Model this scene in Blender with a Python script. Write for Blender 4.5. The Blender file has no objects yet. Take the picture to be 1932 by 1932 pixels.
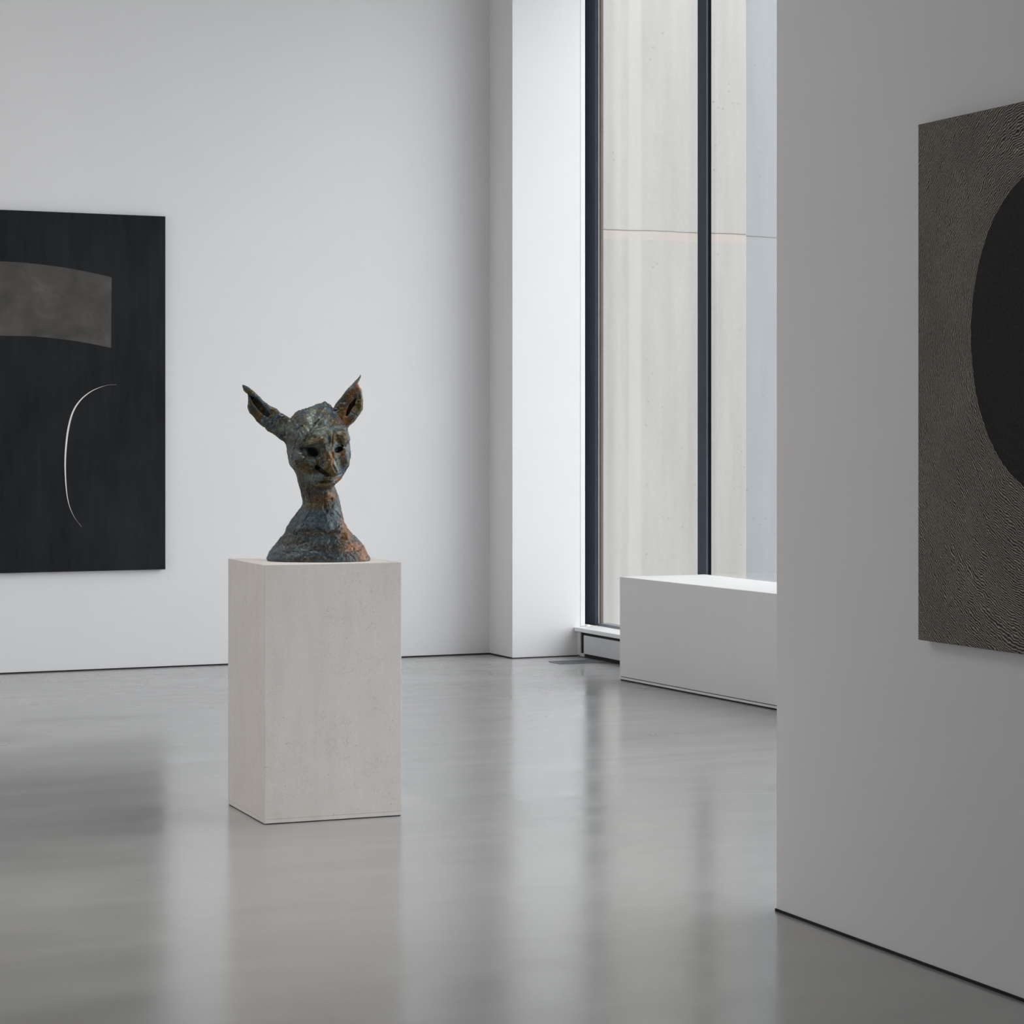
import bpy, bmesh, math, random
import numpy as np
from mathutils import Vector

# World axes are the room's axes: X runs along the back wall, Y runs along the window wall away from the camera.
scene = bpy.context.scene
COL = scene.collection
random.seed(7)

# ------------------------------------------------------------------ helpers
def link(o, parent=None):
    COL.objects.link(o)
    if parent is not None:
        o.parent = parent
    return o

def mesh_obj(name, bm, mats, parent=None, loc=None, smooth=False):
    me = bpy.data.meshes.new(name)
    bmesh.ops.recalc_face_normals(bm, faces=bm.faces)
    bm.to_mesh(me); bm.free()
    for m in (mats if isinstance(mats, (list, tuple)) else [mats]):
        me.materials.append(m)
    if smooth:
        for p in me.polygons: p.use_smooth = True
    o = bpy.data.objects.new(name, me)
    if loc is not None: o.location = loc
    return link(o, parent)

def add_box(bm, x0, x1, y0, y1, z0, z1, bevel=0.0, segs=2, mat=0):
    r = bmesh.ops.create_cube(bm, size=1.0)
    vs = r['verts']
    for v in vs:
        v.co = Vector(((x0+x1)/2 + v.co.x*(x1-x0), (y0+y1)/2 + v.co.y*(y1-y0), (z0+z1)/2 + v.co.z*(z1-z0)))
    fs = list({f for v in vs for f in v.link_faces})
    for f in fs: f.material_index = mat
    if bevel > 0:
        es = list({e for v in vs for e in v.link_edges})
        bmesh.ops.bevel(bm, geom=es, offset=bevel, segments=segs, profile=0.5, affect='EDGES')
    return bm

def box(name, b, m, parent=None, bevel=0.0):
    return mesh_obj(name, add_box(bmesh.new(), *b, bevel=bevel), m, parent)

def thing(name, label, cat, loc=(0, 0, 0), rotz=0.0, group=None):
    o = bpy.data.objects.new(name, None)
    o.empty_display_size = 0.1
    o.location = loc; o.rotation_euler = (0, 0, rotz)
    o['label'] = label; o['category'] = cat
    if group: o['group'] = group
    return link(o)

def struct(o, label=None):
    o['kind'] = 'structure'
    if label: o['label'] = label
    return o

# ------------------------------------------------------------------ materials
def new_mat(name):
    m = bpy.data.materials.new(name); m.use_nodes = True
    nt = m.node_tree
    return m, nt, nt.nodes['Principled BSDF']

def N(nt, t, **kw):
    n = nt.nodes.new(t)
    for k, v in kw.items(): setattr(n, k, v)
    return n

def L(nt, a, b): nt.links.new(a, b)

def val(nt, op, a, b=None, clamp=False):
    n = N(nt, 'ShaderNodeMath', operation=op, use_clamp=clamp)
    for i, x in enumerate((a, b)):
        if x is None: continue
        if isinstance(x, (int, float)): n.inputs[i].default_value = x
        else: L(nt, x, n.inputs[i])
    return n.outputs[0]

def noise(nt, vec, scale, detail=3, rough=0.5, dist=0.0):
    n = N(nt, 'ShaderNodeTexNoise')
    n.inputs['Scale'].default_value = scale; n.inputs['Detail'].default_value = detail
    n.inputs['Roughness'].default_value = rough; n.inputs['Distortion'].default_value = dist
    L(nt, vec, n.inputs['Vector'])
    return n.outputs['Fac']

def mapping(nt, vec, scale=(1, 1, 1), loc=(0, 0, 0), rot=(0, 0, 0)):
    n = N(nt, 'ShaderNodeMapping')
    n.inputs['Scale'].default_value = scale; n.inputs['Location'].default_value = loc; n.inputs['Rotation'].default_value = rot
    L(nt, vec, n.inputs['Vector'])
    return n.outputs[0]

def ramp(nt, fac, stops, interp='LINEAR'):
    n = N(nt, 'ShaderNodeValToRGB')
    n.color_ramp.interpolation = interp
    els = n.color_ramp.elements
    while len(els) < len(stops): els.new(0.5)
    for e, (p, c) in zip(els, stops):
        e.position = p; e.color = (*c, 1) if len(c) == 3 else c
    L(nt, fac, n.inputs['Fac'])
    return n.outputs['Color']

def mixc(nt, fac, a, b, mode='MIX'):
    n = N(nt, 'ShaderNodeMix', data_type='RGBA', blend_type=mode)
    for sock, x in ((n.inputs[0], fac), (n.inputs[6], a), (n.inputs[7], b)):
        if isinstance(x, (int, float)): sock.default_value = x
        elif isinstance(x, tuple): sock.default_value = (*x, 1)
        else: L(nt, x, sock)
    return n.outputs[2]

def bump(nt, h, strength, dist, bsdf):
    n = N(nt, 'ShaderNodeBump')
    n.inputs['Strength'].default_value = strength; n.inputs['Distance'].default_value = dist
    L(nt, h, n.inputs['Height']); L(nt, n.outputs[0], bsdf.inputs['Normal'])

def objco(nt): return N(nt, 'ShaderNodeTexCoord').outputs['Object']

def mat_plain(name, col, rough, var=0.03, scale=6.0, bumpv=0.0, bscale=200.0, metal=0.0, spec=0.5):
    m, nt, b = new_mat(name)
    co = objco(nt)
    f = noise(nt, co, scale, 4)
    c0 = tuple(x*(1-var) for x in col); c1 = tuple(min(1, x*(1+var)) for x in col)
    L(nt, ramp(nt, f, [(0.3, c0), (0.7, c1)]), b.inputs['Base Color'])
    b.inputs['Roughness'].default_value = rough
    b.inputs['Metallic'].default_value = metal
    b.inputs['Specular IOR Level'].default_value = spec
    if bumpv: bump(nt, noise(nt, co, bscale, 2), bumpv, 0.001, b)
    return m

M_WALL = mat_plain('wall_paint', (0.80, 0.80, 0.81), 0.85, 0.008, 1.5, 0.08, 260, spec=0.25)
M_CEIL = mat_plain('grey_ceiling_paint', (0.42, 0.42, 0.42), 0.9, 0.01, 2)
M_WHITE = mat_plain('white_lacquer', (0.82, 0.83, 0.84), 0.45, 0.01, 3)
M_PLINTH = mat_plain('plinth_paint', (0.80, 0.80, 0.80), 0.6, 0.01, 3, 0.05, 300)
M_PANEL = mat_plain('apron_panel', (0.62, 0.63, 0.65), 0.55, 0.015, 3, 0.05, 300)
M_NAVY = mat_plain('anthracite_frame', (0.050, 0.066, 0.092), 0.55, 0.06, 8, spec=0.2)
M_BLACK = mat_plain('black_gap', (0.006, 0.006, 0.007), 0.8)
M_RUBBER = mat_plain('black_rubber', (0.008, 0.009, 0.011), 0.9, spec=0.05)
M_GASKET = mat_plain('grey_gasket', (0.50, 0.47, 0.45), 0.6)
M_REVEAL = mat_plain('brown_reveal', (0.085, 0.072, 0.062), 0.6, 0.1, 12)
M_ALU = mat_plain('grey_aluminium', (0.22, 0.23, 0.25), 0.4, 0.05, 8, metal=0.3)
M_GROUND = mat_plain('courtyard_paving', (0.42, 0.41, 0.39), 0.9, 0.1, 2)

# polished concrete floor
def mat_floor():
    m, nt, b = new_mat('polished_concrete')
    co = objco(nt)
    big = noise(nt, mapping(nt, co, (0.8, 1.6, 1), rot=(0, 0, 0.42)), 0.5, 3, 0.5, 0.4)
    mid = noise(nt, mapping(nt, co, (0.7, 2.4, 1), rot=(0, 0, 0.40)), 1.3, 2, 0.5, 0.3)
    fine = noise(nt, co, 60, 4, 0.7)
    f = val(nt, 'ADD', val(nt, 'MULTIPLY', big, 0.55), val(nt, 'MULTIPLY', mid, 0.45))
    c = ramp(nt, f, [(0.30, (0.31, 0.308, 0.305)), (0.5, (0.35, 0.349, 0.348)), (0.72, (0.385, 0.385, 0.384))])
    c = mixc(nt, 0.08, c, ramp(nt, fine, [(0.35, (0.25, 0.25, 0.25)), (0.65, (0.41, 0.41, 0.41))]))
    L(nt, c, b.inputs['Base Color'])
    r = ramp(nt, mid, [(0.3, (0.15,)*3), (0.7, (0.23,)*3)])
    L(nt, r, b.inputs['Roughness'])
    b.inputs['Specular IOR Level'].default_value = 0.5
    b.inputs['IOR'].default_value = 2.4
    return m
M_FLOOR = mat_floor()

# limestone-like concrete of the pedestal
def mat_stone():
    m, nt, b = new_mat('pale_cast_stone')
    co = objco(nt)
    f = noise(nt, co, 7, 8, 0.62, 0.4)
    g = noise(nt, mapping(nt, co, (9, 9, 1.6)), 2.2, 5, 0.6)
    c = ramp(nt, f, [(0.3, (0.675, 0.637, 0.605)), (0.7, (0.735, 0.70, 0.67))])
    c = mixc(nt, 0.35, c, ramp(nt, g, [(0.35, (0.63, 0.59, 0.545)), (0.7, (0.745, 0.72, 0.69))]))
    v = N(nt, 'ShaderNodeTexVoronoi'); v.inputs['Scale'].default_value = 34; v.inputs['Randomness'].default_value = 1
    L(nt, co, v.inputs['Vector'])
    sel = noise(nt, co, 11, 2)
    pit = val(nt, 'MULTIPLY', val(nt, 'LESS_THAN', v.outputs['Distance'], 0.085), val(nt, 'GREATER_THAN', sel, 0.56))
    c = mixc(nt, val(nt, 'MULTIPLY', pit, 0.55), c, (0.19, 0.175, 0.16))
    # hair-thin crazing
    w = noise(nt, co, 9, 7, 0.62, 1.2)
    hair = val(nt, 'LESS_THAN', val(nt, 'ABSOLUTE', val(nt, 'SUBTRACT', w, 0.5)), 0.0035)
    hair = val(nt, 'MULTIPLY', hair, val(nt, 'GREATER_THAN', noise(nt, co, 5, 2), 0.52))
    c = mixc(nt, val(nt, 'MULTIPLY', hair, 0.4), c, (0.26, 0.24, 0.21))
    grain = noise(nt, co, 230, 3, 0.7)
    c = mixc(nt, 0.18, c, ramp(nt, grain, [(0.35, (0.36, 0.34, 0.32)), (0.65, (0.72, 0.70, 0.68))]))
    L(nt, c, b.inputs['Base Color'])
    b.inputs['Roughness'].default_value = 0.8
    b.inputs['Specular IOR Level'].default_value = 0.25
    bump(nt, val(nt, 'SUBTRACT', grain, val(nt, 'MULTIPLY', pit, 1.5)), 0.25, 0.0015, b)
    return m
M_STONE = mat_stone()

# fair-faced concrete outside
def mat_concrete(name, dark, light, warm, joint_z):
    m, nt, b = new_mat(name)
    co = objco(nt)
    f = noise(nt, mapping(nt, co, (3.2, 3.2, 0.30)), 1.8, 6, 0.6)
    c = ramp(nt, f, [(0.3, dark), (0.7, light)])
    v = N(nt, 'ShaderNodeTexVoronoi'); v.inputs['Scale'].default_value = 15
    L(nt, co, v.inputs['Vector'])
    pit = val(nt, 'MULTIPLY', val(nt, 'LESS_THAN', v.outputs['Distance'], 0.13), val(nt, 'GREATER_THAN', noise(nt, co, 2.6, 3), 0.57))
    c = mixc(nt, val(nt, 'MULTIPLY', pit, 0.45), c, tuple(x*0.45 for x in dark))
    c = mixc(nt, 0.10, c, ramp(nt, noise(nt, co, 45, 3), [(0.3, tuple(x*0.6 for x in dark)), (0.7, light)]))
    sep = N(nt, 'ShaderNodeSeparateXYZ'); L(nt, co, sep.inputs[0])
    # paler vertical band paints in a reflection of the window glass
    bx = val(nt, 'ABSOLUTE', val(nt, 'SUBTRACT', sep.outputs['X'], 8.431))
    glare = val(nt, 'SUBTRACT', 1.0, val(nt, 'MULTIPLY', val(nt, 'SUBTRACT', bx, 0.045), 40.0), True)
    c = mixc(nt, val(nt, 'MULTIPLY', val(nt, 'MAXIMUM', glare, 0.0), 0.45), c, tuple(min(1, x*1.13) for x in light))
    # formwork joint with a rusty run below it
    wob = val(nt, 'MULTIPLY', val(nt, 'SUBTRACT', noise(nt, co, 2.5, 3), 0.5), 0.03)
    d = val(nt, 'SUBTRACT', val(nt, 'ADD', sep.outputs['Z'], wob), joint_z)
    run = val(nt, 'MULTIPLY', val(nt, 'LESS_THAN', d, 0.0), val(nt, 'GREATER_THAN', d, -0.075))
    c = mixc(nt, val(nt, 'MULTIPLY', run, 0.55), c, warm)
    seam = val(nt, 'LESS_THAN', val(nt, 'ABSOLUTE', d), 0.0045)
    c = mixc(nt, val(nt, 'MULTIPLY', seam, 0.8), c, (0.10, 0.095, 0.09))
    L(nt, c, b.inputs['Base Color'])
    b.inputs['Roughness'].default_value = 0.9
    b.inputs['Specular IOR Level'].default_value = 0.2
    return m
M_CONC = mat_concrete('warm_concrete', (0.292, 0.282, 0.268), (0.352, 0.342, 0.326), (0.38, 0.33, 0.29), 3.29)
M_CONC2 = mat_concrete('blue_grey_concrete', (0.225, 0.240, 0.252), (0.262, 0.277, 0.288), (0.25, 0.26, 0.27), 3.29)

def mat_glass():
    m = bpy.data.materials.new('window_glass'); m.use_nodes = True
    nt = m.node_tree; nt.nodes.clear()
    out = N(nt, 'ShaderNodeOutputMaterial'); mix = N(nt, 'ShaderNodeMixShader')
    tr = N(nt, 'ShaderNodeBsdfTransparent'); tr.inputs[0].default_value = (0.985, 0.99, 0.99, 1)
    gl = N(nt, 'ShaderNodeBsdfGlossy'); gl.inputs['Roughness'].default_value = 0.01
    lw = N(nt, 'ShaderNodeLayerWeight'); lw.inputs[0].default_value = 0.5
    f = val(nt, 'ADD', val(nt, 'MULTIPLY', val(nt, 'POWER', lw.outputs['Facing'], 5.0), 0.93), 0.035)
    L(nt, f, mix.inputs[0]); L(nt, tr.outputs[0], mix.inputs[1]); L(nt, gl.outputs[0], mix.inputs[2])
    L(nt, mix.outputs[0], out.inputs[0])
    return m
M_GLASS = mat_glass()

# ------------------------------------------------------------------ the room shell
VB = 15.758          # back wall
CEIL = 5.6
XL, XR, YF = -5.0, 7.45, -4.0
struct(box('floor', (XL-.2, XR+.35, YF-.2, VB+.3, -.2, 0.0), M_FLOOR))
struct(box('ceiling', (XL-.2, XR+.35, YF-.2, VB+.3, CEIL, CEIL+.25), M_CEIL))
struct(box('wall_back', (XL-.2, 6.834, VB, VB+.3, 0, CEIL), M_WALL))
struct(box('wall_left', (XL-.2, XL, YF, VB, 0, CEIL), M_WALL))
struct(box('wall_front', (XL-.2, XR+.35, YF-.2, YF, 0, CEIL), M_WALL))
# pillar at the end of the window wall
pil = struct(box('wall_pillar', (6.834, 7.385, 15.345, VB+.3, 0, CEIL), M_WALL, bevel=0.003))
# window wall: low upstand, lintel, short return behind the camera
bm = bmesh.new()
add_box(bm, 7.54, 7.80, YF, 15.60, 0, 0.184)
add_box(bm, 7.53, 7.80, YF, VB+.3, 5.35, CEIL)
add_box(bm, 7.53, 7.80, YF, -2.0, 0.184, 5.35)
add_box(bm, 7.386, 7.60, 15.62, VB+.3, 0.0, 5.35)
struct(mesh_obj('wall_right', bm, M_WALL))
# free-standing partition in the right foreground
struct(box('wall_partition', (3.994, 4.24, YF, 6.762, 0, CEIL), M_WALL, bevel=0.002))
struct(box('trim_1', (7.390, 7.428, 15.350, 15.46, 0.217, 5.35), M_WHITE, bevel=0.003))
# thin black shadow joint where walls meet the floor
bm = bmesh.new()
add_box(bm, XL, 6.834, VB-.004, VB, 0, 0.009)
add_box(bm, 6.830, 6.834, 15.341, VB-.004, 0, 0.009)
add_box(bm, 6.834, 7.36, 15.341, 15.345, 0, 0.007)
struct(mesh_obj('baseboard_back', bm, M_BLACK))
bm = bmesh.new()
add_box(bm, 3.990, 3.994, YF, 6.762, 0, 0.009)
add_box(bm, 3.990, 4.24, 6.762, 6.766, 0, 0.009)
struct(mesh_obj('baseboard_right', bm, M_BLACK))

# ------------------------------------------------------------------ window
win = thing('window_1', 'tall floor to ceiling window with dark anthracite frames beside the white pillar', 'window', (7.53, 13.6, 0.2))
win['kind'] = 'structure'
def wpart(name, b, m, bevel=0.0, parent=win):
    o = box(name, b, m, None, bevel)
    o.parent = parent
    o.location = (-7.53, -13.6, -0.2)
    return o
ZB, ZT = 0.216, 5.35
wpart('jamb', (7.53, 7.552, 15.388, 15.63, ZB, ZT), M_NAVY, 0.002)
wpart('gasket', (7.552, 7.563, 15.377, 15.63, ZB, ZT), M_GASKET)
wpart('outer_jamb', (7.563, 7.587, 15.367, 15.63, ZB, ZT), M_REVEAL, 0.002)
y1 = 15.372; y = 13.742
while y > -2.0:
    wpart('mullion', (7.53, 7.546, y-.060, y+.060, ZB, ZT), M_NAVY, 0.002)
    wpart('mullion_core', (7.546, 7.572, y-.058, y+.058, ZB, ZT), M_RUBBER)
    wpart('glass_pane', (7.565, 7.571, y+.057, y1, ZB+.01, ZT-.05), M_GLASS)
    y1 = y-.057; y -= 1.80
bm = bmesh.new()
add_box(bm, 7.55, 7.64, -2.0, 15.385, ZB-.03, ZB+.018, 0.002)
mesh_obj('bottom_rail', bm, M_ALU, win, (-7.53, -13.6, -0.2))
wpart('top_rail', (7.53, 7.64, -2.0, 15.385, ZT-.06, ZT), M_NAVY, 0.002)

# sill and the apron unit below the window
ap = thing('sill_unit', 'low white sill with grey apron panel and black shadow gaps under the window', 'window sill', (7.36, 14.5, 0))
def apart(name, b, m, bevel=0.0):
    o = box(name, b, m, ap, bevel); o.location = (-7.36, -14.5, 0); return o
apart('sill', (7.335, 7.548, 13.56, 15.343, 0.186, 0.216), M_WHITE, 0.003)
apart('backing', (7.367, 7.44, 13.56, 15.343, 0.004, 0.186), M_BLACK)
apart('side_post', (7.356, 7.37, 15.285, 15.343, 0.012, 0.180), M_PANEL, 0.002)
apart('apron_panel', (7.355, 7.369, 13.56, 15.225, 0.028, 0.163), M_PANEL, 0.003)
apart('foot_strip', (7.358, 7.37, 15.225, 15.30, 0.004, 0.028), M_PANEL, 0.001)

# floor grille
gr = thing('floor_grille', 'small dark slatted ventilation grille set in the floor below the sill', 'floor vent', (7.14, 14.92, 0.0))
bm = bmesh.new()
for b in ((-.16, .16, -.105, -.095), (-.16, .16, .095, .105), (-.16, -.15, -.095, .095), (.15, .16, -.095, .095)):
    add_box(bm, b[0], b[1], b[2], b[3], 0.0005, 0.005)
mesh_obj('frame', bm, M_ALU, gr)
bm = bmesh.new()
for i in range(14):
    x = -.14 + i*.0215
    add_box(bm, x-.004, x+.004, -.095, .095, 0.001, 0.004)
mesh_obj('slats', bm, M_ALU, gr)
box('recess', (-.15, .15, -.095, .095, 0.0003, 0.0009), M_BLACK, gr)

# low white box in front of the window
pl = thing('display_plinth', 'long low white plinth box standing against the window', 'plinth', (6.883, 13.696, 0))
def prism(name, P, z0, z1, m, bev):
    bm = bmesh.new()
    lo = [bm.verts.new((x, y, z0)) for x, y in P]; hi = [bm.verts.new((x, y, z1)) for x, y in P]
    bm.faces.new(lo[::-1]); bm.faces.new(hi)
    for a in range(len(P)):
        c = (a+1) % len(P); bm.faces.new((lo[a], lo[c], hi[c], hi[a]))
    bmesh.ops.bevel(bm, geom=bm.edges[:], offset=bev, segments=2, profile=0.5, affect='EDGES')
    return mesh_obj(name, bm, m, pl)
prism('body', [(0, 0), (.146, -3.40), (.645, -3.40), (.645, 0)], 0.026, 0.689, M_PLINTH, 0.004)
prism('base_strip', [(-.002, .001), (.144, -3.396), (.645, -3.396), (.645, .001)], 0.008, 0.022, M_PLINTH, 0.002)
prism('shadow_gap', [(.006, -.006), (.152, -3.39), (.640, -3.39), (.640, -.006)], 0.0, 0.028, M_BLACK, 0.0005)

# ------------------------------------------------------------------ pedestal
ped = thing('pedestal', 'pale speckled stone pedestal block carrying the bronze head', 'pedestal', (3.2555, 9.4215, 0), math.radians(-1.9))
box('block', (-.302, .302, -.288, .288, 0.020, 1.080), M_STONE, ped, 0.0025)
box('foot', (-.3018, .3018, -.2878, .2878, 0.004, 0.0202), M_STONE, ped, 0.0007)
box('base_shim', (-.298, .298, -.284, .284, 0.0, 0.0045), M_BLACK, ped)

# ------------------------------------------------------------------ paintings
def mat_canvas_black():
    m, nt, b = new_mat('black_wash')
    co = objco(nt)
    s = noise(nt, mapping(nt, co, (1, 1, 0.6)), 2.2, 6, 0.6, 0.5)
    t = noise(nt, mapping(nt, co, (7, 7, 0.8)), 3, 4, 0.6)
    c = ramp(nt, s, [(0.35, (0.0075, 0.0085, 0.010)), (0.75, (0.021, 0.023, 0.026))])
    c = mixc(nt, 0.25, c, ramp(nt, t, [(0.4, (0.006, 0.007, 0.009)), (0.75, (0.030, 0.032, 0.036))]))
    L(nt, c, b.inputs['Base Color'])
    b.inputs['Roughness'].default_value = 0.75; b.inputs['Specular IOR Level'].default_value = 0.2
    bump(nt, noise(nt, co, 350, 2), 0.15, 0.001, b)
    return m
def mat_band():
    m, nt, b = new_mat('grey_band_wash')
    co = objco(nt)
    s = noise(nt, co, 4.5, 7, 0.6, 0.7)
    c = ramp(nt, s, [(0.3, (0.060, 0.058, 0.055)), (0.55, (0.092, 0.086, 0.080)), (0.75, (0.135, 0.126, 0.117))])
    L(nt, c, b.inputs['Base Color'])
    b.inputs['Roughness'].default_value = 0.8; b.inputs['Specular IOR Level'].default_value = 0.2
    return m
M_CANVAS = mat_canvas_black(); M_BAND = mat_band()
M_STROKE = mat_plain('white_stroke', (0.80, 0.78, 0.74), 0.7)
M_EDGE = mat_plain('black_canvas_edge', (0.012, 0.012, 0.013), 0.7)

def smooth_poly(pts, n=8):
    """Catmull-Rom through pts"""
    P = [Vector(p) for p in pts]; P = [2*P[0]-P[1]] + P + [2*P[-1]-P[-2]]
    out = []
    for i in range(1, len(P)-2):
        for k in range(n):
            t = k/n
            out.append(0.5*((2*P[i]) + (P[i+1]-P[i-1])*t + (2*P[i-1]-5*P[i]+4*P[i+1]-P[i+2])*t*t + (3*P[i]-P[i-1]-3*P[i+1]+P[i+2])*t**3))
    out.append(P[-2])
    return out

pa = thing('painting', 'black canvas with a smoky grey band and thin white arc on the back wall', 'painting', (3.36, VB-.0005, 0.692))
bm = bmesh.new()
add_box(bm, -.975, .975, -.045, 0, 0, 2.476, 0.003)
def strip(bm, up, lo, y, mat):
    n = len(up); y2 = y + .002
    f = [bm.verts.new((p[0], y, p[1])) for p in up]; g = [bm.verts.new((p[0], y, p[1])) for p in lo]
    f2 = [bm.verts.new((p[0], y2, p[1])) for p in up]; g2 = [bm.verts.new((p[0], y2, p[1])) for p in lo]
    for i in range(n-1):
        for q in ((f[i], f[i+1], g[i+1], g[i]), (f2[i], f[i], f[i+1], f2[i+1]) if 0 else (f2[i+1], f2[i], f[i], f[i+1]), (g[i], g[i+1], g2[i+1], g2[i]), (g2[i], g2[i+1], f2[i+1], f2[i])):
            bm.faces.new(q).material_index = mat
    bm.faces.new((f[0], g[0], g2[0], f2[0])).material_index = mat
    bm.faces.new((f[-1], f2[-1], g2[-1], g[-1])).material_index = mat
ox, oz = 3.36, 0.692
band_up = [(2.62, 2.772), (2.80, 2.796), (3.0, 2.812), (3.188, 2.816), (3.406, 2.808), (3.626, 2.786), (3.80, 2.759), (3.951, 2.730)]
band_lo = [(2.62, 2.265), (2.80, 2.290), (3.0, 2.306), (3.188, 2.310), (3.406, 2.309), (3.626, 2.291), (3.80, 2.267), (3.947, 2.239)]
strip(bm, [(p[0]-ox, p[1]-oz) for p in smooth_poly([(a, b) for a, b in band_up], 6)], [(p[0]-ox, p[1]-oz) for p in smooth_poly([(a, b) for a, b in band_lo], 6)], -.0462, 1)
arc = [(3.985, 1.984), (3.93, 1.981), (3.885, 1.970), (3.811, 1.938), (3.737, 1.880), (3.681, 1.796), (3.648, 1.680), (3.631, 1.545), (3.626, 1.417), (3.633, 1.270), (3.651, 1.160), (3.688, 1.070), (3.74, 1.000)]
A = smooth_poly(arc, 8); up, lo = [], []
for i, p in enumerate(A):
    t = i/(len(A)-1)
    d = (A[min(i+1, len(A)-1)] - A[max(i-1, 0)]).normalized(); nrm = Vector((-d.y, d.x))
    w = 0.0004 + 0.0056*max(0, math.sin(math.pi*min(1, max(0, (t-.10)/.86))))**1.6
    up.append((p.x+nrm.x*w-ox, p.y+nrm.y*w-oz)); lo.append((p.x-nrm.x*w-ox, p.y-nrm.y*w-oz))
strip(bm, up, lo, -.0466, 2)
mesh_obj('canvas', bm, [M_CANVAS, M_BAND, M_STROKE], pa)

def mat_ridges():
    m, nt, b = new_mat('ridged_canvas')
    co = objco(nt)
    sep = N(nt, 'ShaderNodeSeparateXYZ'); L(nt, co, sep.inputs[0])
    dv = val(nt, 'DIVIDE', sep.outputs['Y'], 0.37)
    dz = val(nt, 'DIVIDE', val(nt, 'SUBTRACT', sep.outputs['Z'], 0.913), 0.46)
    r = val(nt, 'SQRT', val(nt, 'ADD', val(nt, 'MULTIPLY', dv, dv), val(nt, 'MULTIPLY', dz, dz)))
    n1 = noise(nt, co, 5.5, 2, 0.5); n2 = noise(nt, co, 26, 2, 0.5); n3 = noise(nt, co, 95, 3, 0.6)
    ph = val(nt, 'MULTIPLY', r, 0.40*2*math.pi/0.0064)
    ph = val(nt, 'ADD', ph, val(nt, 'MULTIPLY', n1, 46))
    ph = val(nt, 'ADD', ph, val(nt, 'MULTIPLY', n2, 15))
    ph = val(nt, 'ADD', ph, val(nt, 'MULTIPLY', n3, 7.5))
    s = val(nt, 'MULTIPLY', val(nt, 'ADD', val(nt, 'SINE', ph), 1.0), 0.5)
    tone = ramp(nt, noise(nt, co, 4, 4, 0.6), [(0.3, (0.80, 0.78, 0.76)), (0.7, (1.0, 0.98, 0.95))])
    near = ramp(nt, r, [(0.0, (1, 1, 1)), (1.0/2.5, (1.15, 1.12, 1.1)), (1.0, (0.72, 0.72, 0.72))])
    c = ramp(nt, s, [(0.2, (0.040, 0.036, 0.032)), (0.6, (0.14, 0.126, 0.114)), (0.97, (0.50, 0.46, 0.42))])
    c = mixc(nt, 1.0, c, tone, 'MULTIPLY')
    edge = val(nt, 'ADD', r, val(nt, 'MULTIPLY', val(nt, 'SUBTRACT', n3, 0.5), 0.02))
    inside = val(nt, 'LESS_THAN', edge, 1.0)
    blk = ramp(nt, noise(nt, co, 160, 2), [(0.45, (0.006, 0.006, 0.006)), (0.72, (0.022, 0.022, 0.0215))])
    L(nt, mixc(nt, inside, c, blk), b.inputs['Base Color'])
    b.inputs['Roughness'].default_value = 0.7; b.inputs['Specular IOR Level'].default_value = 0.25
    bump(nt, val(nt, 'MULTIPLY', s, val(nt, 'SUBTRACT', 1.0, val(nt, 'MULTIPLY', inside, 0.8))), 0.6, 0.003, b)
    return m
M_RIDGE = mat_ridges()
pb = thing('painting', 'textured canvas of fine grey ridges around a black oval on the partition', 'painting', (3.9935, 5.22, 0.994))
bm = bmesh.new(); add_box(bm, -.036, 0, -.643, .643, 0, 1.562, 0.003)
for f in bm.faces:
    f.material_index = 0 if f.calc_center_median().x < -.0355 else 1
mesh_obj('canvas', bm, [M_RIDGE, M_EDGE], pb)

# ------------------------------------------------------------------ outside
struct(box('courtyard_ground', (7.8, 30, -14, 22, -.75, -.6), M_GROUND))
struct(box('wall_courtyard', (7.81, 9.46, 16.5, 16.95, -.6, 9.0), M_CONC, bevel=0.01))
struct(box('trim_2', (9.458, 9.470, 16.596, 16.62, -.6, 9.0), M_REVEAL))
struct(box('wall_courtyard_recess', (9.44, 24, 16.62, 17.0, -.6, 9.0), M_CONC2))
# ------------------------------------------------------------------ bronze bust
# Modelled as one implicit body (x to the right, d towards the room, z up; unit = 2.28 mm) and meshed.
def I(z, zs, v): return np.interp(z, zs, v).astype(np.float32)
def smin(a, b, k):
    h = np.clip(0.5 + 0.5*(b-a)/k, 0, 1)
    return b + (a-b)*h - k*h*(1-h)
def smax(a, b, k): return -smin(-a, -b, k)

HZ = [138, 141, 146, 155, 165, 178, 192, 204, 219, 228, 240, 250, 262, 272, 279, 285, 293, 298]
HL = [6, 0, -12, -24, -36, -48, -54, -57, -59, -59.5, -58.5, -56, -53, -50, -43, -30, -10, 8]
HR = [30, 33, 38, 47, 51, 58, 62, 63, 60.5, 59.5, 57.5, 55, 50, 44, 39, 32, 24, 14]
HD = [40, 38, 36, 32, 27, 20, 14, 10, 6, 4, 2, 0, -2, -3, -4, -5, -6, -6]
HE = [14, 18, 22, 29, 35, 43, 50, 54, 57, 58, 57, 54, 48, 40, 33, 26, 14, 6]
TZ = [-8, 0, 5, 17, 31, 54, 74, 88, 100, 107, 116, 128, 142, 160, 185]
TL = [-94, -95, -97, -91, -81, -64, -53, -42, -32, -28.5, -29, -31, -35, -39, -50]
TR = [97, 98, 98, 93, 85, 62, 50, 46, 43, 42, 41.5, 38, 31, 26, 22]
TD = [0, 0, 0, 0, 0, 0, 0, 1, 2, 3, 4, 6, 8, 9, 8]
TE = [59, 60, 60, 57, 51, 43, 37, 34, 32, 31, 31, 32, 33, 36, 38]

def ds(x, z):
    """depth of the plain head surface at (x, z)"""
    l, r = np.interp(z, HZ, HL), np.interp(z, HZ, HR)
    q = (x-(l+r)/2)/((r-l)/2)
    return float(np.interp(z, HZ, HD) + np.interp(z, HZ, HE)*math.sqrt(max(0.02, 1-q*q)))

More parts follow.
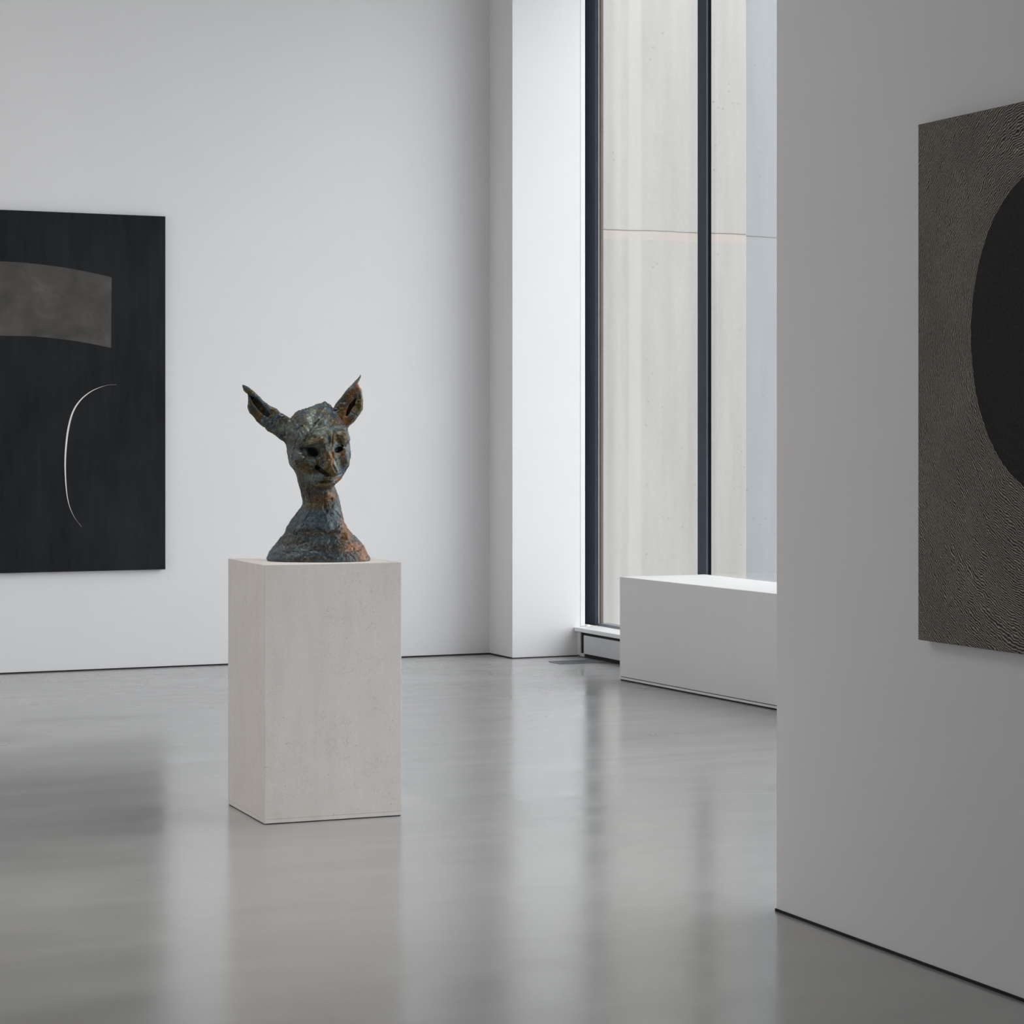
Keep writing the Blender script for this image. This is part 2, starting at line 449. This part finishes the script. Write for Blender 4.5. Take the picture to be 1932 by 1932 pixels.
def poly_sd(px, pz, P):
    """signed distance to a polygon in the x-z plane"""
    d2 = np.full(px.shape, 1e9, np.float32); s = np.ones(px.shape, np.float32)
    n = len(P)
    for i in range(n):
        ax, az = P[i]; bx, bz = P[i-1]
        ex, ez = bx-ax, bz-az
        wx, wz = px-ax, pz-az
        t = np.clip((wx*ex+wz*ez)/(ex*ex+ez*ez), 0, 1)
        d2 = np.minimum(d2, (wx-ex*t)**2 + (wz-ez*t)**2)
        c1 = pz >= az; c2 = pz < bz; c3 = ex*wz > ez*wx
        flip = (c1 & c2 & c3) | (~c1 & ~c2 & ~c3)
        s = np.where(flip, -s, s)
    return s*np.sqrt(d2)

def pp(l): return [(a-600.0, 1062.0-b) for a, b in l]
EAR_L = pp([(455.6, 731), (458, 728.5), (466, 733), (476.6, 741), (497, 758), (511, 770), (521.6, 774.6), (529, 783), (545, 790), (560, 800), (558, 835), (541, 840), (523, 830), (504.5, 817), (483, 800), (470, 783), (467, 772), (465.7, 747.5), (459, 739)])
BOWL_L = pp([(471, 750), (478, 751), (490, 761), (502, 773), (511, 787), (508, 793), (498, 787), (486, 775), (475, 760)])
EAR_R = pp([(629, 775), (633, 766), (647, 747.5), (664.5, 727), (675, 715), (680, 708), (681.8, 711), (681.5, 716), (676.5, 727), (683, 741), (686, 758), (684.7, 777), (680, 786), (667.6, 800), (655, 812), (645, 815), (632, 800)])
BOWL_R = pp([(673, 755), (667, 758), (659, 768), (655, 779), (654, 789), (658, 786), (664, 776), (670, 766)])

h = 1.25
gx = np.arange(-152, 106, h, dtype=np.float32); gd = np.arange(-72, 90, h, dtype=np.float32); gz = np.arange(-6, 362, h, dtype=np.float32)
X = gx[:, None, None]; D = gd[None, :, None]; Z = gz[None, None, :]
def loft(zs, l, r, dc, rd):
    a, b, c, e = I(gz, zs, l)[None, None, :], I(gz, zs, r)[None, None, :], I(gz, zs, dc)[None, None, :], I(gz, zs, rd)[None, None, :]
    rx = (b-a)/2
    q = np.sqrt(((X-(a+b)/2)/rx)**2 + ((D-c)/e)**2)
    return ((q-1)*np.minimum(rx, e)).astype(np.float32)
def ell(c, r, rot=0.0):
    """ellipsoid, optionally turned in the x-z plane"""
    ca, sa = math.cos(rot), math.sin(rot)
    x, z = X-c[0], Z-c[2]
    xx, zz = x*ca+z*sa, -x*sa+z*ca
    q = np.sqrt((xx/r[0])**2 + ((D-c[1])/r[1])**2 + (zz/r[2])**2)
    return ((q-1)*min(r)).astype(np.float32)
def cap(a, b, ra, rb, ds_=1.0):
    """tapered capsule; ds_ < 1 stretches it in depth"""
    ex, ed, ez = b[0]-a[0], (b[1]-a[1])*ds_, b[2]-a[2]
    x, d, z = X-a[0], (D-a[1])*ds_, Z-a[2]
    t = np.clip((x*ex+d*ed+z*ez)/(ex*ex+ed*ed+ez*ez), 0, 1)
    return (np.sqrt((x-ex*t)**2+(d-ed*t)**2+(z-ez*t)**2) - (ra+(rb-ra)*t)).astype(np.float32)
def on(x, z, off=0.0): return (x, ds(x, z)+off, z)

head = np.maximum(loft(HZ, HL, HR, HD, HE), np.maximum(Z-298.5, 138-Z))
head = np.maximum(head, 0*head-1e9)
# brows, nose, cheeks, mouth
head = smin(head, cap(on(-10, 219, 1), on(13, 224, 3), 8, 11), 3)
plate = np.maximum(ell(on(46, 231, -9), (17, 18, 18)), 215.5-Z-0.12*(X-46))
head = smin(head, plate, 2.0)
head = smin(head, ell(on(-22, 186, -12), (27, 18, 17), -0.5), 8)
head = smin(head, cap(on(-40, 202, -3), on(-6, 190, -2), 6, 6), 5)
head = smin(head, ell(on(52, 192, -6), (11, 12, 20)), 5)
head = smin(head, ell(on(12, 161, -6), (23, 14, 8), 0.1), 5)
head = smin(head, ell(on(18, 146, -8), (20, 15, 8), 0.15), 5)
head = smin(head, cap(on(15, 219, 1), on(34, 170, 14), 7, 10.5), 3)
head = smin(head, cap(on(10, 196, -2), on(20, 171, 7), 5, 9.5), 3)
head = smin(head, cap(on(10, 262, -6), on(16, 280, -4), 12, 9), 8)
# eyes, slits, mouth
def cut(v, k=1.5):
    global head
    head = smax(head, -v, k)
cut(ell(on(-12, 204, 4), (20, 12, 10), -0.25), 4)
cut(ell(on(-5, 205, 0), (12, 24, 8.5), -0.25))
cut(cap(on(-28, 211, 2), on(-8, 208, 0), 2.5, 4.5, 0.5))
cut(ell(on(42.5, 210, -2), (8, 17, 5.4), 0.3))
cut(cap(on(33, 214, 3), on(56, 219, 3), 1.6, 1.4, 0.7))
cut(cap((60, 24, 221), (68, -10, 221), 1.2, 3.2, 0.6))
cut(cap(on(32, 246, 3), on(30.5, 214, 5), 1.0, 2.6, 0.4), 0.8)
cut(ell(on(26, 230, 3), (5, 5, 14), 0.1), 1)
cut(cap(on(3, 177, 6), on(30, 158.5, 16), 3.6, 2.6, 0.28))
cut(cap(on(-3, 152, 7), on(12, 149.5, 8), 1.4, 2.5, 0.25), 1)
cut(cap(on(12, 149.5, 8), on(27, 151, 8), 2.5, 1.7, 0.25), 1)
cut(cap(on(27, 151, 8), on(42, 158, 4), 1.6, 1.0, 0.4), 1)
body = smin(np.maximum(loft(TZ, TL, TR, TD, TE), np.maximum(-Z, Z-184)), head, 9)
# ears
def ear(P, B, dfun, tfun, cutd):
    x2, z2 = np.broadcast_to(gx[:, None], (len(gx), len(gz))), np.broadcast_to(gz[None, :], (len(gx), len(gz)))
    e2 = poly_sd(x2, z2, P)[:, None, :]; b2 = poly_sd(x2, z2, B)[:, None, :]
    dc = dfun(x2, z2)[:, None, :]; t = tfun(x2, z2)[:, None, :]
    e = smax(e2, np.abs(D-dc)-t, 7)+0.9
    return smax(e, -np.maximum(b2, (dc-cutd)-D), 3)
el = ear(EAR_L, BOWL_L, lambda x, z: 3+(x+55)*0.10, lambda x, z: 9+9*np.clip((x+110)/60, 0, 1), 4.0)
er = ear(EAR_R, BOWL_R, lambda x, z: 4-(z-260)*0.12, lambda x, z: 8+6*np.clip((300-z)/60, 0, 1), 4.0)
body = smin(body, el, 5); body = smin(body, er, 3.0)

def surface_nets(F):
    S = F < 0
    nx, ny, nz = F.shape
    cs = [(i, j, k) for i in (0, 1) for j in (0, 1) for k in (0, 1)]
    sl = lambda c: (slice(c[0], nx-1+c[0]), slice(c[1], ny-1+c[1]), slice(c[2], nz-1+c[2]))
    cnt = np.zeros((nx-1, ny-1, nz-1), np.int8)
    for c in cs: cnt += S[sl(c)]
    mask = (cnt > 0) & (cnt < 8)
    idx = np.full(mask.shape, -1, np.int64); n = int(mask.sum()); idx[mask] = np.arange(n)
    base = np.argwhere(mask)
    V = {c: F[sl(c)][mask] for c in cs}
    acc = np.zeros((n, 3)); num = np.zeros(n)
    for a in cs:
        for ax in range(3):
            if a[ax]: continue
            b = list(a); b[ax] = 1; b = tuple(b)
            fa, fb = V[a], V[b]; m = (fa < 0) != (fb < 0)
            t = fa[m]/(fa[m]-fb[m])
            p = np.tile(np.array(a, float), (len(t), 1)); p[:, ax] = t
            acc[m] += p; num[m] += 1
    verts = base + acc/num[:, None]
    quads = []
    for ax in range(3):
        o = [i for i in range(3) if i != ax]
        s0 = [slice(1, -1)]*3; s0[ax] = slice(0, -1); s1 = list(s0); s1[ax] = slice(1, None)
        a, b = S[tuple(s0)], S[tuple(s1)]
        for flip, m in ((False, a & ~b), (True, ~a & b)):
            e = np.argwhere(m)
            for i in o: e[:, i] += 1
            q = []
            for du, dv in ((-1, -1), (0, -1), (0, 0), (-1, 0)):
                g = e.copy(); g[:, o[0]] += du; g[:, o[1]] += dv
                q.append(idx[g[:, 0], g[:, 1], g[:, 2]])
            q = np.stack(q, 1)
            if flip ^ (ax == 1): q = q[:, ::-1]
            quads.append(q)
    return verts, np.concatenate(quads)

BV, BQ = surface_nets(body)
BV = BV*h + np.array([gx[0], gd[0], gz[0]])
del body, head

def hash3(i, j, k, seed):
    n = (i*374761393 + j*668265263 + k*2147483647 + seed*1274126177) & 0xffffffff
    n = ((n ^ (n >> 13))*1274126177) & 0xffffffff
    n = ((n ^ (n >> 16))*2246822519) & 0xffffffff
    return ((n ^ (n >> 15)) & 0xffff)/65535.0
def vnoise(P, scale, seed):
    q = P/scale; f = np.floor(q).astype(np.int64); t = q-f; t = t*t*(3-2*t)
    r = 0
    for a in (0, 1):
        for b in (0, 1):
            for c in (0, 1):
                w = (t[:, 0] if a else 1-t[:, 0])*(t[:, 1] if b else 1-t[:, 1])*(t[:, 2] if c else 1-t[:, 2])
                r = r + w*hash3(f[:, 0]+a, f[:, 1]+b, f[:, 2]+c, seed)
    return r
def fbm(P, scale, seed, n=3): return sum(vnoise(P, scale/2**i, seed+i)*0.5**i for i in range(n))/sum(0.5**i for i in range(n))

def vnormals(V, Q):
    n = np.cross(V[Q[:, 2]]-V[Q[:, 0]], V[Q[:, 3]]-V[Q[:, 1]])
    out = np.zeros_like(V)
    for i in range(4): np.add.at(out, Q[:, i], n)
    return out/np.maximum(np.linalg.norm(out, axis=1), 1e-9)[:, None]
NV = vnormals(BV, BQ)
if np.mean(np.sum(NV*(BV-np.array([0, 0, 60.0])), axis=1)[BV[:, 2] < 90]) < 0:
    BQ = BQ[:, ::-1]; NV = -NV
def line_dist(P, pts):
    d = np.full(len(P), 1e9)
    for (ax, az), (bx, bz) in zip(pts[:-1], pts[1:]):
        ex, ez = bx-ax, bz-az; wx, wz = P[:, 0]-ax, P[:, 2]-az
        t = np.clip((wx*ex+wz*ez)/(ex*ex+ez*ez+1e-9), 0, 1)
        d = np.minimum(d, np.hypot(wx-ex*t, wz-ez*t))
    return d
front = np.clip(NV[:, 1]*3, 0, 1)
foot = np.clip(BV[:, 2]/6, 0, 1)
disp = 4.2*(fbm(BV, 17, 1, 2)-0.5) + 1.7*(fbm(BV, 6.5, 5, 2)-0.5)
# hair strands on the skull
c, s_ = math.cos(0.95), math.sin(0.95)
HP = np.stack([(BV[:, 0]*c-BV[:, 2]*s_)/26, BV[:, 1]/16, (BV[:, 0]*s_+BV[:, 2]*c)/4.2], 1)
hair = np.clip((BV[:, 2]-205)/25, 0, 1)*np.clip((8-BV[:, 0]+(BV[:, 2]-262)*0.6)/14, 0, 1)*np.clip((BV[:, 0]+72)/12, 0, 1)
disp += 1.1*(fbm(BV, 3.4, 71, 2)-0.5)
disp += hair*4.6*(fbm(HP, 1.0, 11, 3)-0.5)
# seams between lumps of clay: ridges of a second noise
rn = np.abs(fbm(BV, 26, 21, 3)-0.5)
disp -= 1.7*np.clip(1-rn/0.022, 0, 1)
for pts, dep, wd in (
    ([(560, 1012), (568, 1005), (578, 1004), (590, 1003), (600, 998), (612, 1003), (622, 1008), (630, 1004), (642, 1006)], 3.0, 1.7),
    ([(566, 1026), (576, 1026), (586, 1019)], 2.2, 1.6), ([(603, 1014), (611, 1022), (609, 1034)], 1.6, 1.5),
    ([(624, 772), (612, 790), (600, 803), (592, 815), (580, 836)], 2.6, 1.6),
    ([(603, 806), (606, 792), (616, 786), (624, 796), (619, 808), (606, 813)], 1.6, 1.2),
    ([(568, 949), (585, 952), (605, 951), (628, 945)], 2.2, 1.6),
    ([(594, 858), (604, 872), (606, 888), (597, 903), (604, 915)], 1.6, 1.8),
    ([(556, 870), (570, 880), (590, 890), (598, 905)], 1.4, 2.2),
    ([(636, 903), (648, 898), (660, 884)], 1.8, 1.3),
    ([(632, 858), (634, 880), (641, 893)], 2.0, 1.6),
    ([(572, 925), (576, 945), (577, 955)], 1.2, 1.6), ([(586, 925), (588, 946)], 1.2, 1.6),
    ([(520, 1040), (560, 1047), (600, 1040), (640, 1046), (680, 1040)], 1.0, 2.0)):
    disp -= front*dep*np.exp(-(line_dist(BV, pp(pts))/wd)**2)
BV = BV + NV*(disp*foot)[:, None]
BV[:, 2] = np.maximum(BV[:, 2], 0)
NV = vnormals(BV, BQ)

# patina: where the metal has gone blue-grey, olive, or brown; orange paints in warm reflected light
def srgb(r, g, b): return np.array([((v/255+0.055)/1.055)**2.4 if v > 10 else v/255/12.92 for v in (r, g, b)])
SLATE, BLUE, OLIVE, BROWN, PALE, WARM_LIGHT, WARM_LIGHT_DEEP = srgb(46, 52, 54), srgb(72, 92, 104), srgb(86, 70, 28), srgb(58, 45, 30), srgb(120, 134, 128), srgb(142, 86, 24), srgb(104, 58, 4)
def mixv(c, t, col): return c + (col-c)*np.clip(t, 0, 1)[:, None]
n1 = fbm(BV, 22, 31, 4); n2 = fbm(BV, 11, 41, 3); n3 = fbm(BV, 3.2, 51, 2); n4 = fbm(BV, 8, 61, 3)
colr = np.tile(SLATE, (len(BV), 1))
colr = mixv(colr, (n1-0.38)*4, BLUE)
colr = mixv(colr, np.clip((n2-0.50)*6, 0, 1)*(0.35+0.6*np.clip((BV[:, 2]-95)/30, 0, 1)), OLIVE)
def reg(px, py, rx, ry, col, k, fr=True):
    global colr
    x, z = px-600, 1062-py
    g = np.exp(-(((BV[:, 0]-x)/rx)**2 + ((BV[:, 2]-z)/ry)**2))
    g = np.clip(g*1.5 + (n4-0.5)*0.9*np.sqrt(g), 0, 1)*k
    if fr: g = g*front
    colr = mixv(colr, g, col)
reg(600, 1015, 70, 60, BLUE, .45); reg(595, 985, 30, 25, BLUE, .6); reg(560, 1050, 50, 14, BLUE, .4)
reg(535, 1010, 14, 30, SLATE, .6); reg(575, 845, 25, 12, SLATE, .8); reg(570, 820, 20, 30, SLATE, .4)
for a in ((600, 833, 17, 9), (649, 831, 12, 13), (624, 882, 7, 22), (575, 888, 20, 13), (479, 790, 15, 12), (677, 772, 9, 16), (598, 958, 22, 7), (525, 775, 12, 8), (610, 918, 20, 6), (660, 800, 10, 8)):
    reg(*a, OLIVE, .85)
for a in ((590, 932, 22, 12), (572, 920, 8, 28), (665, 1010, 18, 22), (615, 845, 6, 8), (545, 830, 14, 12), (596, 1008, 40, 5), (560, 1025, 30, 6), (620, 1035, 34, 7), (640, 1010, 16, 12), (590, 1055, 50, 5)):
    reg(*a, BROWN, .7)
for a in ((593, 868, 10, 6), (606, 850, 8, 5), (640, 875, 8, 12), (600, 905, 14, 6), (612, 800, 9, 10), (540, 810, 14, 8), (612, 815, 20, 6), (607, 822, 10, 3), (590, 795, 8, 22)):
    reg(*a, PALE, .6)
for a in ((632, 868, 3, 20), (651, 862, 4, 10), (652, 908, 16, 4), (655, 985, 9, 40), (688, 1050, 9, 14), (676, 733, 7, 11), (653, 790, 4, 13), (664, 757, 3, 14), (645, 792, 4, 10), (670, 1035, 12, 8)):
    reg(*a, WARM_LIGHT, .66, False)  # warm reflected light painted onto the right-facing sides
reg(626, 941, 10, 8, WARM_LIGHT_DEEP, .9, False); reg(606, 946, 14, 6, WARM_LIGHT_DEEP, .6)  # same warm reflected light on the neck, painted deeper
# thin scraped lines, pale and ochre
rl = np.abs(fbm(BV, 15, 81, 3)-0.5); rk = np.abs(fbm(BV, 19, 91, 3)-0.5)
colr = mixv(colr, np.clip(1-rl/0.016, 0, 1)*0.6, PALE)
colr = mixv(colr, np.clip(1-rk/0.02, 0, 1)*0.7, BROWN*0.8)
colr = mixv(colr, np.clip(1-np.abs(fbm(BV, 24, 101, 3)-0.47)/0.012, 0, 1)*0.5, OLIVE*1.2)
colr = mixv(colr, (n3-0.64)*6*0.5, PALE)
colr = mixv(colr, (0.40-n3)*6*0.6, BROWN*0.7)

S_ = 9.88/4335
col4 = np.concatenate([colr, np.ones((len(BV), 1))], 1).astype(np.float32)
def mat_bronze():
    m, nt, b = new_mat('patinated_bronze')
    at = N(nt, 'ShaderNodeVertexColor'); at.layer_name = 'patina_and_glow'
    co = objco(nt)
    f = noise(nt, co, 95, 5, 0.72, 0.8)
    c = mixc(nt, 0.65, at.outputs['Color'], ramp(nt, f, [(0.30, (0.36, 0.33, 0.27)), (0.52, (0.95, 0.95, 0.92)), (0.72, (1.75, 1.75, 1.7))]), 'MULTIPLY')
    L(nt, c, b.inputs['Base Color'])
    b.inputs['Metallic'].default_value = 0.35
    L(nt, ramp(nt, f, [(0.3, (0.28,)*3), (0.7, (0.52,)*3)]), b.inputs['Roughness'])
    bump(nt, noise(nt, co, 170, 4, 0.6), 0.35, 0.004, b)
    return m
M_BRONZE = mat_bronze()
bust = thing('bronze_bust', 'blue-green patinated bronze bust of a long-eared head on the stone pedestal', 'sculpture', (3.2563, 9.3653, 1.0802), math.radians(-24))
fx = BV[BQ].mean(1)
is_l = (fx[:, 0] < -58) & (fx[:, 2] > 215)
# right ear: outside the line from its inner root to its outer root
is_r = ((fx[:, 0]-28)*(250-288) - (fx[:, 2]-288)*(56-28) < -2.0*46) & (fx[:, 2] > 246) & (fx[:, 0] > 26)
is_r = (((fx[:, 0]-28)*38 + (fx[:, 2]-288)*28)/47.2 > 1.0) & (fx[:, 2] > 246) & (fx[:, 0] > 24)
for nm, m in (('head_and_shoulders', ~(is_l | is_r)), ('ear', is_l), ('ear', is_r)):
    q = BQ[m]; u, inv = np.unique(q, return_inverse=True)
    P = BV[u]; me = bpy.data.meshes.new(nm)
    W = np.stack([P[:, 0]*S_, -P[:, 1]*S_, P[:, 2]*S_], 1)
    me.from_pydata(W.tolist(), [], inv.reshape(q.shape)[:, ::-1].tolist())
    a = me.color_attributes.new('patina_and_glow', 'FLOAT_COLOR', 'POINT'); a.data.foreach_set('color', col4[u].ravel())
    me.polygons.foreach_set('use_smooth', [True]*len(me.polygons))
    me.materials.append(M_BRONZE); me.update()
    NW = NV[u]
    me.normals_split_custom_set_from_vertices(np.stack([NW[:, 0], -NW[:, 1], NW[:, 2]], 1).tolist())
    link(bpy.data.objects.new(nm, me), bust)


# ------------------------------------------------------------------ light
w = bpy.data.worlds.new('overcast_sky'); scene.world = w; w.use_nodes = True
nt = w.node_tree; bg = nt.nodes['Background']
tc = N(nt, 'ShaderNodeTexCoord'); sp = N(nt, 'ShaderNodeSeparateXYZ'); L(nt, tc.outputs['Generated'], sp.inputs[0])
L(nt, ramp(nt, sp.outputs['Z'], [(0.0, (0.90, 0.92, 0.95)), (0.5, (0.97, 0.985, 1.0)), (1.0, (1, 1, 1))]), bg.inputs['Color'])
bg.inputs['Strength'].default_value = 3.95

def area(name, loc, rot, sx, sy, energy, col=(1, 1, 1), spread=180):
    l = bpy.data.lights.new(name, 'AREA'); l.shape = 'RECTANGLE'; l.size = sx; l.size_y = sy; l.energy = energy; l.color = col; l.spread = math.radians(spread)
    o = bpy.data.objects.new(name, l); o.location = loc; o.rotation_euler = rot
    return link(o)
area('ceiling_fill', (-0.5, 10.0, CEIL-.05), (0, 0, 0), 3.0, 7.0, 105, (1.0, 0.97, 0.93))  # unseen fill added under the closed ceiling to lift the room
area('left_wall_fill', (XL+.06, 11.4, 2.3), (0, math.radians(-90), 0), 3.6, 7.0, 84, (1.0, 0.97, 0.93))  # added fill for partition and plinth; the left wall has no window

area('floor_fill', (0.9, 7.4, CEIL-.08), (math.radians(8), math.radians(-6), 0), 1.0, 2.4, 20, (1.0, 0.97, 0.93), 56)  # unseen fill added to brighten the foreground floor and pedestal front

sl = bpy.data.lights.new('pedestal_fill', 'SPOT'); sl.energy = 330; sl.spot_size = math.radians(13); sl.spot_blend = 1.0; sl.shadow_soft_size = 0.06; sl.color = (1.0, 0.96, 0.90)  # out-of-view spot added to brighten the pedestal top and bust
so = bpy.data.objects.new('pedestal_fill', sl); so.location = (3.05, 8.95, CEIL-.12)
so.rotation_euler = (Vector((3.25, 9.40, 1.2)) - so.location).to_track_quat('-Z', 'Y').to_euler(); link(so)

# ------------------------------------------------------------------ camera
cam = bpy.data.cameras.new('camera')
cam.sensor_width = 36.0; cam.lens = 36.0*4335/1932
cam.shift_x = 0.0; cam.shift_y = -(966-830)/1932
cam.clip_end = 200
co = bpy.data.objects.new('camera', cam)
co.location = (0, 0, 1.6); co.rotation_euler = (math.radians(90), 0, math.radians(-24))
link(co); scene.camera = co
vs = scene.view_settings
scene.display_settings.display_device = 'sRGB'
vs.view_transform = 'Standard'; vs.look = 'None'; vs.exposure = 0.0; vs.gamma = 1.0; vs.use_curve_mapping = False
